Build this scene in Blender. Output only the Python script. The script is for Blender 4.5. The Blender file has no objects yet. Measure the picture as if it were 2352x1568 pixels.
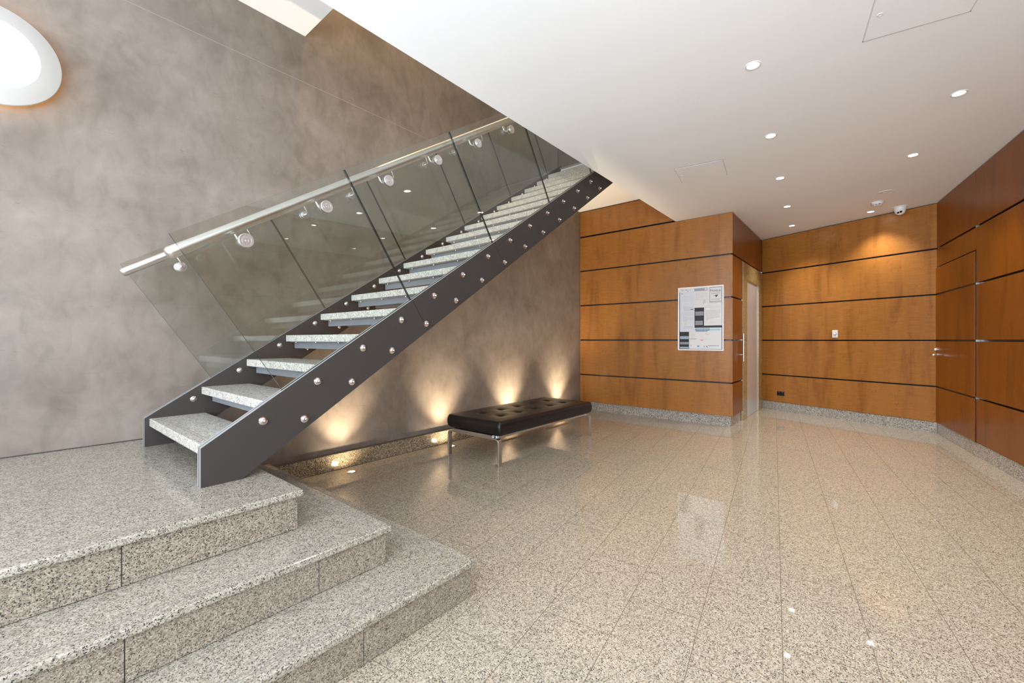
import bpy, math, random
from mathutils import Vector, Matrix
random.seed(7)
R = math.radians
# ------------------------------------------------------------------ camera, world, exposure, large lights
scene = bpy.context.scene
COL = scene.collection
YAW = 39.683
cam_data = bpy.data.cameras.new('camera')
cam_data.sensor_fit = 'HORIZONTAL'
cam_data.sensor_width = 36.0
cam_data.lens = 979.36 / 2352 * 36.0
cam_data.shift_y = -3.84 / 2352
cam_data.clip_start = 0.02
cam = bpy.data.objects.new('camera', cam_data)
COL.objects.link(cam)
cam.location = (0, 0, 1.22)
cam.rotation_euler = (R(90), 0, R(YAW - 90))
scene.camera = cam

world = bpy.data.worlds.new('world')
scene.world = world
world.use_nodes = True
bg = world.node_tree.nodes['Background']
bg.inputs[0].default_value = (0.80, 0.90, 1.0, 1)
bg.inputs[1].default_value = 0.6

scene.view_settings.view_transform = 'Standard'
scene.view_settings.look = 'None'
scene.view_settings.gamma = 1.0
scene.view_settings.use_curve_mapping = False
scene.view_settings.exposure = 0.0
scene.cycles.diffuse_bounces = 8
scene.cycles.glossy_bounces = 6
scene.cycles.transparent_max_bounces = 24


def area(name, loc, rot, sx, sy, power, color):
    l = bpy.data.lights.new(name, 'AREA')
    l.shape = 'RECTANGLE'
    l.size, l.size_y = sx, sy
    l.energy = power
    l.color = color
    o = bpy.data.objects.new(name, l)
    COL.objects.link(o)
    o.location = loc
    o.rotation_euler = rot
    return o


# daylight through added, unseen entrance glazing behind the camera (plane x = -3.2), tilted up
area('daylight', (-3.40, 0.75, 1.95), (0, R(-137), 0), 3.4, 5.8, 640, (0.86, 0.92, 1.0))
# fill light at made-up, unseen side glazing in the right wall, tilted up at the ceiling
area('side_fill', (-1.35, -2.28, 1.60), (R(146), 0, R(-34)), 3.4, 2.4, 330, (0.84, 0.92, 1.0))
# unseen lights of the upper storey over the stair well
area('stairwell_lamp', (3.9, 3.0, 6.05), (0, 0, 0), 2.4, 0.5, 17, (1.0, 0.82, 0.62))
area('stairwell_end_light', (7.9, 3.0, 5.1), (0, R(90), 0), 1.6, 1.3, 5, (0.95, 0.96, 1.0))  # weak pale area light before the closed end wall, no window there


# warm lamp high over the foot of the well, grazing the plaster wall
_l = bpy.data.lights.new('well_spot', 'SPOT'); _l.energy = 260; _l.color = (1.0, .66, .30); _l.spot_size = R(75); _l.spot_blend = .8; _l.shadow_soft_size = .03
_o = bpy.data.objects.new('well_spot', _l); COL.objects.link(_o); _o.location = (1.96, 3.55, 5.9); _o.rotation_euler = (R(4), R(-16), 0)


# ------------------------------------------------------------------ mesh helper
class MB:
    def __init__(s):
        s.v = []; s.f = []; s.m = []

    def add(s, vs, fs, mi=0):
        b = len(s.v)
        s.v += [tuple(p) for p in vs]
        for f in fs:
            s.f.append([b + i for i in f]); s.m.append(mi)

    def box(s, x0, x1, y0, y1, z0, z1, mi=0):
        s.add([(x0, y0, z0), (x1, y0, z0), (x1, y1, z0), (x0, y1, z0), (x0, y0, z1), (x1, y0, z1), (x1, y1, z1), (x0, y1, z1)],
              [(0, 3, 2, 1), (4, 5, 6, 7), (0, 1, 5, 4), (1, 2, 6, 5), (2, 3, 7, 6), (3, 0, 4, 7)], mi)

    def prism_xz(s, poly, y0, y1, mi=0, edge=None):
        """polygon of (x, z) points (counter-clockwise seen from -y) between y0 and y1"""
        n = len(poly)
        vs = [(p[0], y0, p[1]) for p in poly] + [(p[0], y1, p[1]) for p in poly]
        s.add(vs, [list(range(n)), list(range(2 * n - 1, n - 1, -1))], mi)
        b = len(s.v) - 2 * n
        for i in range(n):
            j = (i + 1) % n
            s.f.append([b + j, b + i, b + n + i, b + n + j]); s.m.append(mi if edge is None else edge)

    def prism_xy(s, poly, z0, z1, mi=0):
        n = len(poly)
        vs = [(p[0], p[1], z0) for p in poly] + [(p[0], p[1], z1) for p in poly]
        s.add(vs, [list(range(n - 1, -1, -1)), list(range(n, 2 * n))], mi)
        b = len(s.v) - 2 * n
        for i in range(n):
            j = (i + 1) % n
            s.f.append([b + i, b + j, b + n + j, b + n + i]); s.m.append(mi)

    def frame_axes(s, d):
        d = Vector(d).normalized()
        a = Vector((0, 0, 1)) if abs(d.z) < 0.9 else Vector((1, 0, 0))
        u = d.cross(a).normalized()
        return d, u, d.cross(u).normalized()

    def lathe(s, p, axis, prof, n=24, mi=0):
        """prof: list of (distance along axis, radius)"""
        d, u, w = s.frame_axes(axis)
        p = Vector(p)
        b = len(s.v)
        for (h, r) in prof:
            for k in range(n):
                a = 2 * math.pi * k / n
                s.v.append(tuple(p + d * h + (u * math.cos(a) + w * math.sin(a)) * r))
        for i in range(len(prof) - 1):
            for k in range(n):
                k2 = (k + 1) % n
                s.f.append([b + i * n + k, b + (i + 1) * n + k, b + (i + 1) * n + k2, b + i * n + k2]); s.m.append(mi)
        if prof[0][1] > 1e-6:
            s.f.append([b + k for k in range(n)]); s.m.append(mi)
        if prof[-1][1] > 1e-6:
            s.f.append([b + (len(prof) - 1) * n + k for k in range(n - 1, -1, -1)]); s.m.append(mi)

    def tube(s, pts, r, n=12, mi=0):
        pts = [Vector(p) for p in pts]
        b = len(s.v)
        prev = None
        for i, p in enumerate(pts):
            t = (pts[min(i + 1, len(pts) - 1)] - pts[max(i - 1, 0)]).normalized()
            if prev is None:
                _, u, w = s.frame_axes(t)
            else:
                u = (prev - t * prev.dot(t)).normalized(); w = t.cross(u)
            prev = u
            for k in range(n):
                a = 2 * math.pi * k / n
                s.v.append(tuple(p + (u * math.cos(a) + w * math.sin(a)) * r))
        for i in range(len(pts) - 1):
            for k in range(n):
                k2 = (k + 1) % n
                s.f.append([b + i * n + k, b + i * n + k2, b + (i + 1) * n + k2, b + (i + 1) * n + k]); s.m.append(mi)
        s.f.append([b + k for k in range(n - 1, -1, -1)]); s.m.append(mi)
        s.f.append([b + (len(pts) - 1) * n + k for k in range(n)]); s.m.append(mi)

    def build(s, name, mats, parent=None, bevel=0, seg=2, smooth=False, fix=True):
        me = bpy.data.meshes.new(name)
        me.from_pydata(s.v, [], s.f)
        if not isinstance(mats, (list, tuple)): mats = [mats]
        for m in mats: me.materials.append(m)
        me.polygons.foreach_set('material_index', s.m)
        me.update()
        if fix:
            import bmesh
            bm = bmesh.new(); bm.from_mesh(me)
            bmesh.ops.remove_doubles(bm, verts=bm.verts, dist=1e-6)
            bmesh.ops.recalc_face_normals(bm, faces=bm.faces)
            bm.to_mesh(me); bm.free()
        if smooth:
            me.polygons.foreach_set('use_smooth', [True] * len(me.polygons))
            me.set_sharp_from_angle(angle=R(40))
        o = bpy.data.objects.new(name, me)
        COL.objects.link(o)
        if parent: o.parent = parent
        if bevel:
            b = o.modifiers.new('bevel', 'BEVEL')
            b.width = bevel; b.segments = seg; b.limit_method = 'ANGLE'; b.angle_limit = R(35)
        return o


def empty(name, loc=(0, 0, 0), rz=0, parent=None):
    o = bpy.data.objects.new(name, None)
    COL.objects.link(o)
    o.location = loc; o.rotation_euler = (0, 0, rz)
    o.empty_display_size = 0.1
    if parent: o.parent = parent
    return o


def tag(o, label, cat, group=None, kind=None):
    o['label'] = label; o['category'] = cat
    if group: o['group'] = group
    if kind: o['kind'] = kind
    return o


def struct(o):
    o['kind'] = 'structure'
    return o


def copy_tree(o, parent=None):
    kids = [c for c in bpy.data.objects if c.parent == o]
    c = o.copy()
    COL.objects.link(c)
    c.parent = parent
    for k in kids: copy_tree(k, c)
    return c


# ------------------------------------------------------------------ materials
def new_mat(name):
    m = bpy.data.materials.new(name); m.use_nodes = True
    nt = m.node_tree
    return m, nt, nt.nodes, nt.links, nt.nodes['Principled BSDF']


def plain(name, col, rough=0.5, metal=0.0, spec=0.5, emit=None, estr=0, var=0.0):
    m, nt, N, L, P = new_mat(name)
    P.inputs['Base Color'].default_value = (*col, 1)
    P.inputs['Roughness'].default_value = rough
    P.inputs['Metallic'].default_value = metal
    P.inputs['Specular IOR Level'].default_value = spec
    if emit:
        P.inputs['Emission Color'].default_value = (*emit, 1)
        P.inputs['Emission Strength'].default_value = estr
    if var:
        tc = N.new('ShaderNodeTexCoord')
        n = N.new('ShaderNodeTexNoise'); n.inputs['Scale'].default_value = 9; n.inputs['Detail'].default_value = 4
        L.new(tc.outputs['Object'], n.inputs['Vector'])
        mr = N.new('ShaderNodeMapRange')
        mr.inputs['To Min'].default_value = rough * (1 - var); mr.inputs['To Max'].default_value = min(1, rough * (1 + var))
        L.new(n.outputs['Fac'], mr.inputs['Value']); L.new(mr.outputs[0], P.inputs['Roughness'])
    return m


def ramp(N, stops, interp='LINEAR'):
    r = N.new('ShaderNodeValToRGB')
    r.color_ramp.interpolation = interp
    e = r.color_ramp.elements
    while len(e) < len(stops): e.new(0.5)
    for i, (p, c) in enumerate(stops):
        e[i].position = p; e[i].color = (*c, 1)
    return r


def mixc(N, L, a, b, fac, mode='MIX'):
    m = N.new('ShaderNodeMix'); m.data_type = 'RGBA'; m.blend_type = mode
    for sock, v in ((m.inputs[0], fac), (m.inputs[6], a), (m.inputs[7], b)):
        if isinstance(v, (float, int)): sock.default_value = v
        elif isinstance(v, tuple): sock.default_value = (*v, 1)
        else: L.new(v, sock)
    return m.outputs[2]


def granite(name, scale, cols, black=0.10, rough=0.08, joints=False, rough_surf=0.0, coat=None):
    m, nt, N, L, P = new_mat(name)
    tc = N.new('ShaderNodeTexCoord')
    # slight distortion so that the grains are not perfect cells
    nz = N.new('ShaderNodeTexNoise'); nz.inputs['Scale'].default_value = scale * 1.3; nz.inputs['Detail'].default_value = 3
    L.new(tc.outputs['Object'], nz.inputs['Vector'])
    sub = N.new('ShaderNodeVectorMath'); sub.operation = 'SUBTRACT'
    L.new(nz.outputs['Color'], sub.inputs[0]); sub.inputs[1].default_value = (.5, .5, .5)
    sc = N.new('ShaderNodeVectorMath'); sc.operation = 'SCALE'; sc.inputs['Scale'].default_value = 1.7 / scale
    L.new(sub.outputs[0], sc.inputs[0])
    ad = N.new('ShaderNodeVectorMath'); ad.operation = 'ADD'
    L.new(tc.outputs['Object'], ad.inputs[0]); L.new(sc.outputs[0], ad.inputs[1])
    v1 = N.new('ShaderNodeTexVoronoi'); v1.inputs['Scale'].default_value = scale * 1.5
    L.new(ad.outputs[0], v1.inputs['Vector'])
    sep = N.new('ShaderNodeSeparateColor'); L.new(v1.outputs['Color'], sep.inputs[0])
    r1 = ramp(N, cols, 'CONSTANT'); L.new(sep.outputs[0], r1.inputs[0])
    # dark mica flakes at a second scale, clustered by a slow noise
    v2 = N.new('ShaderNodeTexVoronoi'); v2.inputs['Scale'].default_value = scale * 1.25
    off = N.new('ShaderNodeVectorMath'); off.operation = 'ADD'; off.inputs[1].default_value = (3.1, 7.7, 1.3)
    L.new(ad.outputs[0], off.inputs[0]); L.new(off.outputs[0], v2.inputs['Vector'])
    sep2 = N.new('ShaderNodeSeparateColor'); L.new(v2.outputs['Color'], sep2.inputs[0])
    slow = N.new('ShaderNodeTexNoise'); slow.inputs['Scale'].default_value = scale * 0.16; slow.inputs['Detail'].default_value = 2
    L.new(tc.outputs['Object'], slow.inputs['Vector'])
    mr = N.new('ShaderNodeMapRange'); mr.inputs['From Min'].default_value = .3; mr.inputs['From Max'].default_value = .7
    mr.inputs['To Min'].default_value = black * 0.35; mr.inputs['To Max'].default_value = black * 1.7
    L.new(slow.outputs['Fac'], mr.inputs['Value'])
    lt = N.new('ShaderNodeMath'); lt.operation = 'LESS_THAN'
    L.new(sep2.outputs[1], lt.inputs[0]); L.new(mr.outputs[0], lt.inputs[1])
    # the flakes keep clear of the cell borders, so they stay small and separate
    cd = N.new('ShaderNodeMath'); cd.operation = 'LESS_THAN'; cd.inputs[1].default_value = 0.50
    L.new(v2.outputs['Distance'], cd.inputs[0])
    an = N.new('ShaderNodeMath'); an.operation = 'MULTIPLY'
    L.new(lt.outputs[0], an.inputs[0]); L.new(cd.outputs[0], an.inputs[1])
    tint = N.new('ShaderNodeTexNoise'); tint.inputs['Scale'].default_value = scale * 0.3; tint.inputs['Detail'].default_value = 3
    L.new(tc.outputs['Object'], tint.inputs['Vector'])
    tr_ = ramp(N, [(0.32, (.80, .76, .72)), (0.5, (1, 1, 1)), (0.68, (1.08, 1.05, 1.02))])
    L.new(tint.outputs['Fac'], tr_.inputs[0])
    c0 = mixc(N, L, r1.outputs[0], tr_.outputs[0], 0.9, 'MULTIPLY')
    c = mixc(N, L, c0, (0.030, 0.030, 0.031), an.outputs[0])
    if joints:
        mp = N.new('ShaderNodeMapping'); mp.vector_type = 'TEXTURE'
        mp.inputs['Rotation'].default_value = (0, 0, R(8.1)); mp.inputs['Location'].default_value = (0.2, 0.0, 0)
        L.new(tc.outputs['Object'], mp.inputs['Vector'])
        br = N.new('ShaderNodeTexBrick'); br.inputs['Scale'].default_value = 1.0
        br.inputs['Brick Width'].default_value = 0.606; br.inputs['Row Height'].default_value = 0.303
        br.inputs['Mortar Size'].default_value = 0.0014; br.inputs['Mortar Smooth'].default_value = 0
        br.offset = 0.5
        L.new(mp.outputs[0], br.inputs['Vector'])
        c = mixc(N, L, c, (0.17, 0.14, 0.105), br.outputs['Fac'])
    L.new(c, P.inputs['Base Color'])
    P.inputs['Roughness'].default_value = rough
    P.inputs['IOR'].default_value = 1.5
    if rough_surf:
        b = N.new('ShaderNodeBump'); b.inputs['Strength'].default_value = rough_surf; b.inputs['Distance'].default_value = 0.002
        L.new(sep.outputs[0], b.inputs['Height']); L.new(b.outputs[0], P.inputs['Normal'])
    return m


M = {}
M['floor'] = granite('floor_granite', 190, [(0, (.22, .185, .14)), (.14, (.345, .30, .23)), (.38, (.45, .398, .312)), (.62, (.52, .465, .37)), (.86, (.60, .545, .45))],
                     black=0.23, rough=0.035, joints=True)
M['step'] = granite('step_granite', 185, [(0, (.18, .16, .13)), (.13, (.29, .265, .215)), (.34, (.37, .343, .284)), (.60, (.43, .40, .338)), (.85, (.50, .475, .415))],
                     black=0.20, rough=0.16)
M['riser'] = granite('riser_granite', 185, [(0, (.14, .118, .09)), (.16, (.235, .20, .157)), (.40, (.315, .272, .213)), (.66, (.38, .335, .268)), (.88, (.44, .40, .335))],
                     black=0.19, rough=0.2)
M['skirt'] = granite('skirting_granite', 150, [(0, (.14, .13, .115)), (.18, (.30, .28, .25)), (.42, (.46, .44, .40)), (.68, (.60, .58, .53))],
                     black=0.26, rough=0.12)
M['skirt_warm'] = granite('warm_skirting_granite', 150, [(0, (.10, .08, .055)), (.2, (.24, .19, .125)), (.45, (.40, .32, .21)), (.72, (.54, .45, .31))],
                          black=0.28, rough=0.14)
M['tread'] = granite('tread_granite', 165, [(0, (.33, .32, .29)), (.14, (.50, .49, .45)), (.38, (.61, .60, .555)), (.7, (.70, .69, .64))],
                     black=0.17, rough=0.22)
M['gold_granite'] = granite('golden_granite', 180, [(0, (.18, .12, .04)), (.2, (.36, .26, .10)), (.5, (.50, .38, .17)), (.8, (.62, .50, .26))],
                            black=0.12, rough=0.12)


def wood_mat(name='cherry_veneer', upright=False):
    m, nt, N, L, P = new_mat(name)
    tc = N.new('ShaderNodeTexCoord')
    # fine horizontal grain
    mp = N.new('ShaderNodeMapping'); mp.inputs['Scale'].default_value = (110, 110, 4) if upright else (5, 5, 170)
    L.new(tc.outputs['Object'], mp.inputs['Vector'])
    # figure shared by all the panels of a wall: vertical bands
    ds = N.new('ShaderNodeTexNoise'); ds.inputs['Scale'].default_value = 4.0; ds.inputs['Detail'].default_value = 3
    L.new(tc.outputs['Object'], ds.inputs['Vector'])
    wv = mixc(N, L, mp.outputs[0], ds.outputs['Color'], 0.0)
    sc = N.new('ShaderNodeVectorMath'); sc.operation = 'MULTIPLY_ADD'
    L.new(ds.outputs['Color'], sc.inputs[0]); sc.inputs[1].default_value = (0, 0, 9); L.new(mp.outputs[0], sc.inputs[2])
    g = N.new('ShaderNodeTexNoise'); g.inputs['Scale'].default_value = 1.0; g.inputs['Detail'].default_value = 3; g.inputs['Roughness'].default_value = .5
    L.new(sc.outputs[0], g.inputs['Vector'])
    r1 = ramp(N, [(0.25, (.285, .108, .019)), (0.46, (.350, .138, .025)), (0.62, (.400, .163, .032)), (0.8, (.445, .192, .043))])
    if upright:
        for e_ in r1.color_ramp.elements: e_.color = (e_.color[0] * .62, e_.color[1] * .45, e_.color[2] * .16, 1)  # darker, redder copy of the same veneer colours, grain upright
    L.new(g.outputs['Fac'], r1.inputs[0])
    mp2 = N.new('ShaderNodeMapping'); mp2.inputs['Scale'].default_value = (7.0, 7.0, 0.9)
    L.new(tc.outputs['Object'], mp2.inputs['Vector'])
    b = N.new('ShaderNodeTexNoise'); b.inputs['Scale'].default_value = 1.0; b.inputs['Detail'].default_value = 3; b.inputs['Distortion'].default_value = .6
    L.new(mp2.outputs[0], b.inputs['Vector'])
    r2 = ramp(N, [(0.30, (.62, .56, .48)), (0.46, (.90, .88, .85)), (0.62, (1.0, 1.0, 1.0)), (0.78, (1.12, 1.13, 1.16))])
    L.new(b.outputs['Fac'], r2.inputs[0])
    c = mixc(N, L, r1.outputs[0], r2.outputs[0], 0.75, 'MULTIPLY')
    # curly mottling where the bands are strong
    mp3 = N.new('ShaderNodeMapping'); mp3.inputs['Scale'].default_value = (26, 26, 11)
    L.new(tc.outputs['Object'], mp3.inputs['Vector'])
    q = N.new('ShaderNodeTexNoise'); q.inputs['Scale'].default_value = 1.0; q.inputs['Detail'].default_value = 2; q.inputs['Distortion'].default_value = 1.2
    L.new(mp3.outputs[0], q.inputs['Vector'])
    r3 = ramp(N, [(0.30, (.62, .56, .50)), (0.40, (1, 1, 1)), (1, (1, 1, 1))])
    L.new(q.outputs['Fac'], r3.inputs[0])
    c = mixc(N, L, c, r3.outputs[0], 0.40, 'MULTIPLY')
    # small dark flecks
    mp4 = N.new('ShaderNodeMapping'); mp4.inputs['Scale'].default_value = (60, 60, 220)
    L.new(tc.outputs['Object'], mp4.inputs['Vector'])
    f = N.new('ShaderNodeTexNoise'); f.inputs['Scale'].default_value = 1.0; f.inputs['Detail'].default_value = 1
    L.new(mp4.outputs[0], f.inputs['Vector'])
    r4 = ramp(N, [(0.27, (.55, .5, .45)), (0.34, (1, 1, 1)), (1, (1, 1, 1))])
    L.new(f.outputs['Fac'], r4.inputs[0])
    c = mixc(N, L, c, r4.outputs[0], 0.8, 'MULTIPLY')
    L.new(c, P.inputs['Base Color'])
    P.inputs['Roughness'].default_value = 0.34
    P.inputs['Specular IOR Level'].default_value = 0.35 if upright else 0.6
    return m


M['wood'] = wood_mat()
M['wood_upright'] = wood_mat('darker_upright_veneer', True)


def plaster_mat():
    m, nt, N, L, P = new_mat('polished_plaster')
    tc = N.new('ShaderNodeTexCoord')
    n1 = N.new('ShaderNodeTexNoise'); n1.inputs['Scale'].default_value = 2.2; n1.inputs['Detail'].default_value = 8; n1.inputs['Roughness'].default_value = .62
    n1.inputs['Distortion'].default_value = .5
    L.new(tc.outputs['Object'], n1.inputs['Vector'])
    r1 = ramp(N, [(0.28, (.172, .138, .111)), (0.45, (.222, .183, .151)), (0.58, (.255, .212, .177)), (0.75, (.302, .255, .217))])
    L.new(n1.outputs['Fac'], r1.inputs[0])
    # trowel strokes: angular patches
    mp = N.new('ShaderNodeMapping'); mp.inputs['Rotation'].default_value = (0, R(52), 0); mp.inputs['Scale'].default_value = (10, 10, 5.5)
    L.new(tc.outputs['Object'], mp.inputs['Vector'])
    n2 = N.new('ShaderNodeTexNoise'); n2.inputs['Scale'].default_value = 1.0; n2.inputs['Detail'].default_value = 4; n2.inputs['Distortion'].default_value = 1.0
    L.new(mp.outputs[0], n2.inputs['Vector'])
    r2 = ramp(N, [(0.3, (.88, .875, .87)), (0.5, (1, 1, 1)), (0.7, (1.09, 1.09, 1.10))])
    L.new(n2.outputs['Fac'], r2.inputs[0])
    c = mixc(N, L, r1.outputs[0], r2.outputs[0], 1.0, 'MULTIPLY')
    # hairline scratches
    mp3 = N.new('ShaderNodeMapping'); mp3.inputs['Rotation'].default_value = (0, R(-32), 0); mp3.inputs['Scale'].default_value = (7, 5, 95)
    L.new(tc.outputs['Object'], mp3.inputs['Vector'])
    n3 = N.new('ShaderNodeTexNoise'); n3.inputs['Scale'].default_value = 1.0; n3.inputs['Detail'].default_value = 2; n3.inputs['Distortion'].default_value = 1.5
    L.new(mp3.outputs[0], n3.inputs['Vector'])
    r3 = ramp(N, [(0.24, (.68, .66, .64)), (0.30, (1, 1, 1)), (0.72, (1, 1, 1)), (0.78, (1.16, 1.16, 1.16))])
    L.new(n3.outputs['Fac'], r3.inputs[0])
    c = mixc(N, L, c, r3.outputs[0], 0.8, 'MULTIPLY')
    L.new(c, P.inputs['Base Color'])
    mr = N.new('ShaderNodeMapRange'); mr.inputs['To Min'].default_value = .34; mr.inputs['To Max'].default_value = .52
    L.new(n1.outputs['Fac'], mr.inputs['Value']); L.new(mr.outputs[0], P.inputs['Roughness'])
    bp = N.new('ShaderNodeBump'); bp.inputs['Strength'].default_value = .22; bp.inputs['Distance'].default_value = .006
    L.new(n2.outputs['Fac'], bp.inputs['Height']); L.new(bp.outputs[0], P.inputs['Normal'])
    return m


M['plaster'] = plaster_mat()


def paint_mat():
    m, nt, N, L, P = new_mat('white_ceiling_paint')
    tc = N.new('ShaderNodeTexCoord')
    n = N.new('ShaderNodeTexNoise'); n.inputs['Scale'].default_value = 1.2; n.inputs['Detail'].default_value = 3
    L.new(tc.outputs['Object'], n.inputs['Vector'])
    r = ramp(N, [(0.3, (.895, .915, .93)), (0.7, (.925, .94, .955))])
    L.new(n.outputs['Fac'], r.inputs[0]); L.new(r.outputs[0], P.inputs['Base Color'])
    P.inputs['Roughness'].default_value = .75
    P.inputs['Specular IOR Level'].default_value = .3
    return m


M['paint'] = paint_mat()


def brushed(name, col, rough, aniso_scale=(2, 2, 300), amt=.12):
    m, nt, N, L, P = new_mat(name)
    P.inputs['Base Color'].default_value = (*col, 1)
    P.inputs['Metallic'].default_value = 1.0
    tc = N.new('ShaderNodeTexCoord')
    mp = N.new('ShaderNodeMapping'); mp.inputs['Scale'].default_value = aniso_scale
    L.new(tc.outputs['Object'], mp.inputs['Vector'])
    n = N.new('ShaderNodeTexNoise'); n.inputs['Scale'].default_value = 1; n.inputs['Detail'].default_value = 3
    L.new(mp.outputs[0], n.inputs['Vector'])
    mr = N.new('ShaderNodeMapRange'); mr.inputs['To Min'].default_value = rough - amt; mr.inputs['To Max'].default_value = rough + amt
    L.new(n.outputs['Fac'], mr.inputs['Value']); L.new(mr.outputs[0], P.inputs['Roughness'])
    return m


M['steel'] = plain('brushed_stainless_steel', (.72, .685, .64), .33, 1.0, var=.12)
M['lift_steel'] = brushed('lift_door_steel', (.80, .81, .84), .34, (200, 200, 2), .06)
M['lift_steel'].node_tree.nodes['Principled BSDF'].inputs['Metallic'].default_value = .6
M['polished'] = plain('polished_stainless_steel', (.80, .78, .76), .20, 1.0, var=.4)
M['bench_steel'] = plain('satin_bench_steel', (.62, .62, .61), .34, 1.0, var=.15)
M['disc'] = plain('machined_steel_disc', (.70, .69, .68), .34, .95, var=.2)
M['dark_steel'] = plain('charcoal_painted_steel', (.048, .042, .038), .5, 0.0, .25, var=.2)
M['steel_edge'] = plain('grey_primed_steel_edge', (.30, .305, .31), .45, 0.0, .5, var=.2)
M['beam'] = plain('blue_grey_painted_steel', (.20, .215, .24), .45, 0.0, .5, var=.2)
M['black'] = plain('black_shadow_gap', (.008, .008, .009), .35, 0, .4)
M['gap'] = plain('dark_joint_sealant', (.06, .053, .046), .7)
M['pale_gap'] = plain('pale_gap', (.62, .62, .61), .6)
M['alu'] = plain('anodised_aluminium', (.60, .61, .63), .3, 1.0, var=.3)
M['white'] = plain('white_plastic', (.80, .80, .79), .35, var=.2)
M['white_metal'] = plain('white_powder_coat', (.86, .86, .86), .3, var=.2)
M['socket'] = plain('black_socket_plastic', (.012, .012, .013), .25, var=.3)
M['lens_black'] = plain('camera_lens_glass', (.006, .006, .008), .05)
M['grey_plastic'] = plain('grey_plastic', (.17, .17, .17), .6)
M['red'] = plain('red_tab', (.55, .02, .015), .4)
M['chrome'] = plain('chrome', (.86, .86, .86), .08, 1.0)
M['shade'] = plain('opal_lamp_rim', (.47, .455, .43), .4, var=.2)
M['lamp_face'] = plain('lit_lamp_diffuser', (.9, .9, .9), .4, emit=(1, .985, .95), estr=1.5)
M['halo'] = plain('amber_lamp_tube', (.9, .7, .4), .4, emit=(1, .50, .10), estr=14.0)
M['down_lens'] = plain('lit_downlight_lens', (.9, .9, .9), .4, emit=(1, .97, .92), estr=22.0)
M['up_lens'] = plain('lit_uplight_lens', (.9, .9, .9), .4, emit=(1, .90, .72), estr=12.0)


def leather_mat():
    m, nt, N, L, P = new_mat('black_leather')
    tc = N.new('ShaderNodeTexCoord')
    v = N.new('ShaderNodeTexVoronoi'); v.inputs['Scale'].default_value = 420
    L.new(tc.outputs['Object'], v.inputs['Vector'])
    n = N.new('ShaderNodeTexNoise'); n.inputs['Scale'].default_value = 14; n.inputs['Detail'].default_value = 4
    L.new(tc.outputs['Object'], n.inputs['Vector'])
    r = ramp(N, [(.3, (.006, .005, .0045)), (.7, (.011, .009, .008))])
    L.new(n.outputs['Fac'], r.inputs[0]); L.new(r.outputs[0], P.inputs['Base Color'])
    P.inputs['Roughness'].default_value = .34
    P.inputs['Specular IOR Level'].default_value = .4
    b = N.new('ShaderNodeBump'); b.inputs['Strength'].default_value = .12; b.inputs['Distance'].default_value = .001
    L.new(v.outputs['Distance'], b.inputs['Height']); L.new(b.outputs[0], P.inputs['Normal'])
    return m


M['leather'] = leather_mat()


def glass_mat():
    m, nt, N, L, P = new_mat('clear_green_glass')
    N.remove(P)
    out = N['Material Output']
    t = N.new('ShaderNodeBsdfTransparent'); t.inputs[0].default_value = (.925, .948, .936, 1)
    g = N.new('ShaderNodeBsdfGlossy'); g.inputs['Roughness'].default_value = .0; g.inputs[0].default_value = (1, 1, 1, 1)
    f = N.new('ShaderNodeFresnel')
    # the pane is modelled with both faces and does not bend the ray: use the outside index on either face
    geo = N.new('ShaderNodeNewGeometry')
    ior = N.new('ShaderNodeMapRange'); ior.inputs['To Min'].default_value = 1.52; ior.inputs['To Max'].default_value = 1 / 1.52
    L.new(geo.outputs['Backfacing'], ior.inputs['Value']); L.new(ior.outputs[0], f.inputs[0])
    x = N.new('ShaderNodeMixShader')
    L.new(f.outputs[0], x.inputs[0]); L.new(t.outputs[0], x.inputs[1]); L.new(g.outputs[0], x.inputs[2])
    L.new(x.outputs[0], out.inputs[0])
    return m


M['glass'] = glass_mat()
M['glass_edge'] = plain('dark_green_glass_edge', (.016, .020, .018), .12, 0, .5)

# ------------------------------------------------------------------ room dimensions (metres; stair runs along +x)
CZ = 3.005            # hall ceiling
PY = 3.870            # plaster wall face
VY = 2.2095           # edge of the stair void
AX = 6.5287           # wood wall with the notice board
BY = 1.4276           # wood wall with the lift
UF = 3.805            # upper storey floor
HI = 3.940            # higher ceiling over the landing
XE = -3.2             # added entrance glazing, out of view
D2 = Vector((8.7148, 1.4276)); C2 = Vector((7.7959, -0.7120))
ANG4 = R(8.06)
W4D = Vector((-math.cos(ANG4), -math.sin(ANG4)))
W4E = C2 + W4D * ((7.7959 - XE) / math.cos(ANG4))

# floor
fl = MB(); fl.prism_xy([(XE, -2.6), (9.3, -2.6), (9.3, 4.1), (XE, 4.1)], -0.12, 0)
struct(fl.build('floor', M['floor']))

# ceiling
c = MB()
c.prism_xy([(XE, -2.6), (9.3, -2.6), (9.3, VY), (XE, VY)], CZ, UF)
struct(c.build('ceiling', M['paint']))
c = MB(); c.box(XE, 1.758, VY, 4.1, HI, HI + .2)
struct(c.build('ceiling_landing', M['paint']))
c = MB(); c.box(5.46, 9.3, VY, 4.1, 3.465, UF)
struct(c.build('ceiling_stair_head', M['paint']))
c = MB(); c.box(5.43, 8.2, VY, PY, UF + .0002, UF + .012)
struct(c.build('floor_upper', M['step']))
c = MB(); c.box(1.5, 9.3, 1.9, 4.1, 6.2, 6.35)
struct(c.build('ceiling_upper', M['paint']))
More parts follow.
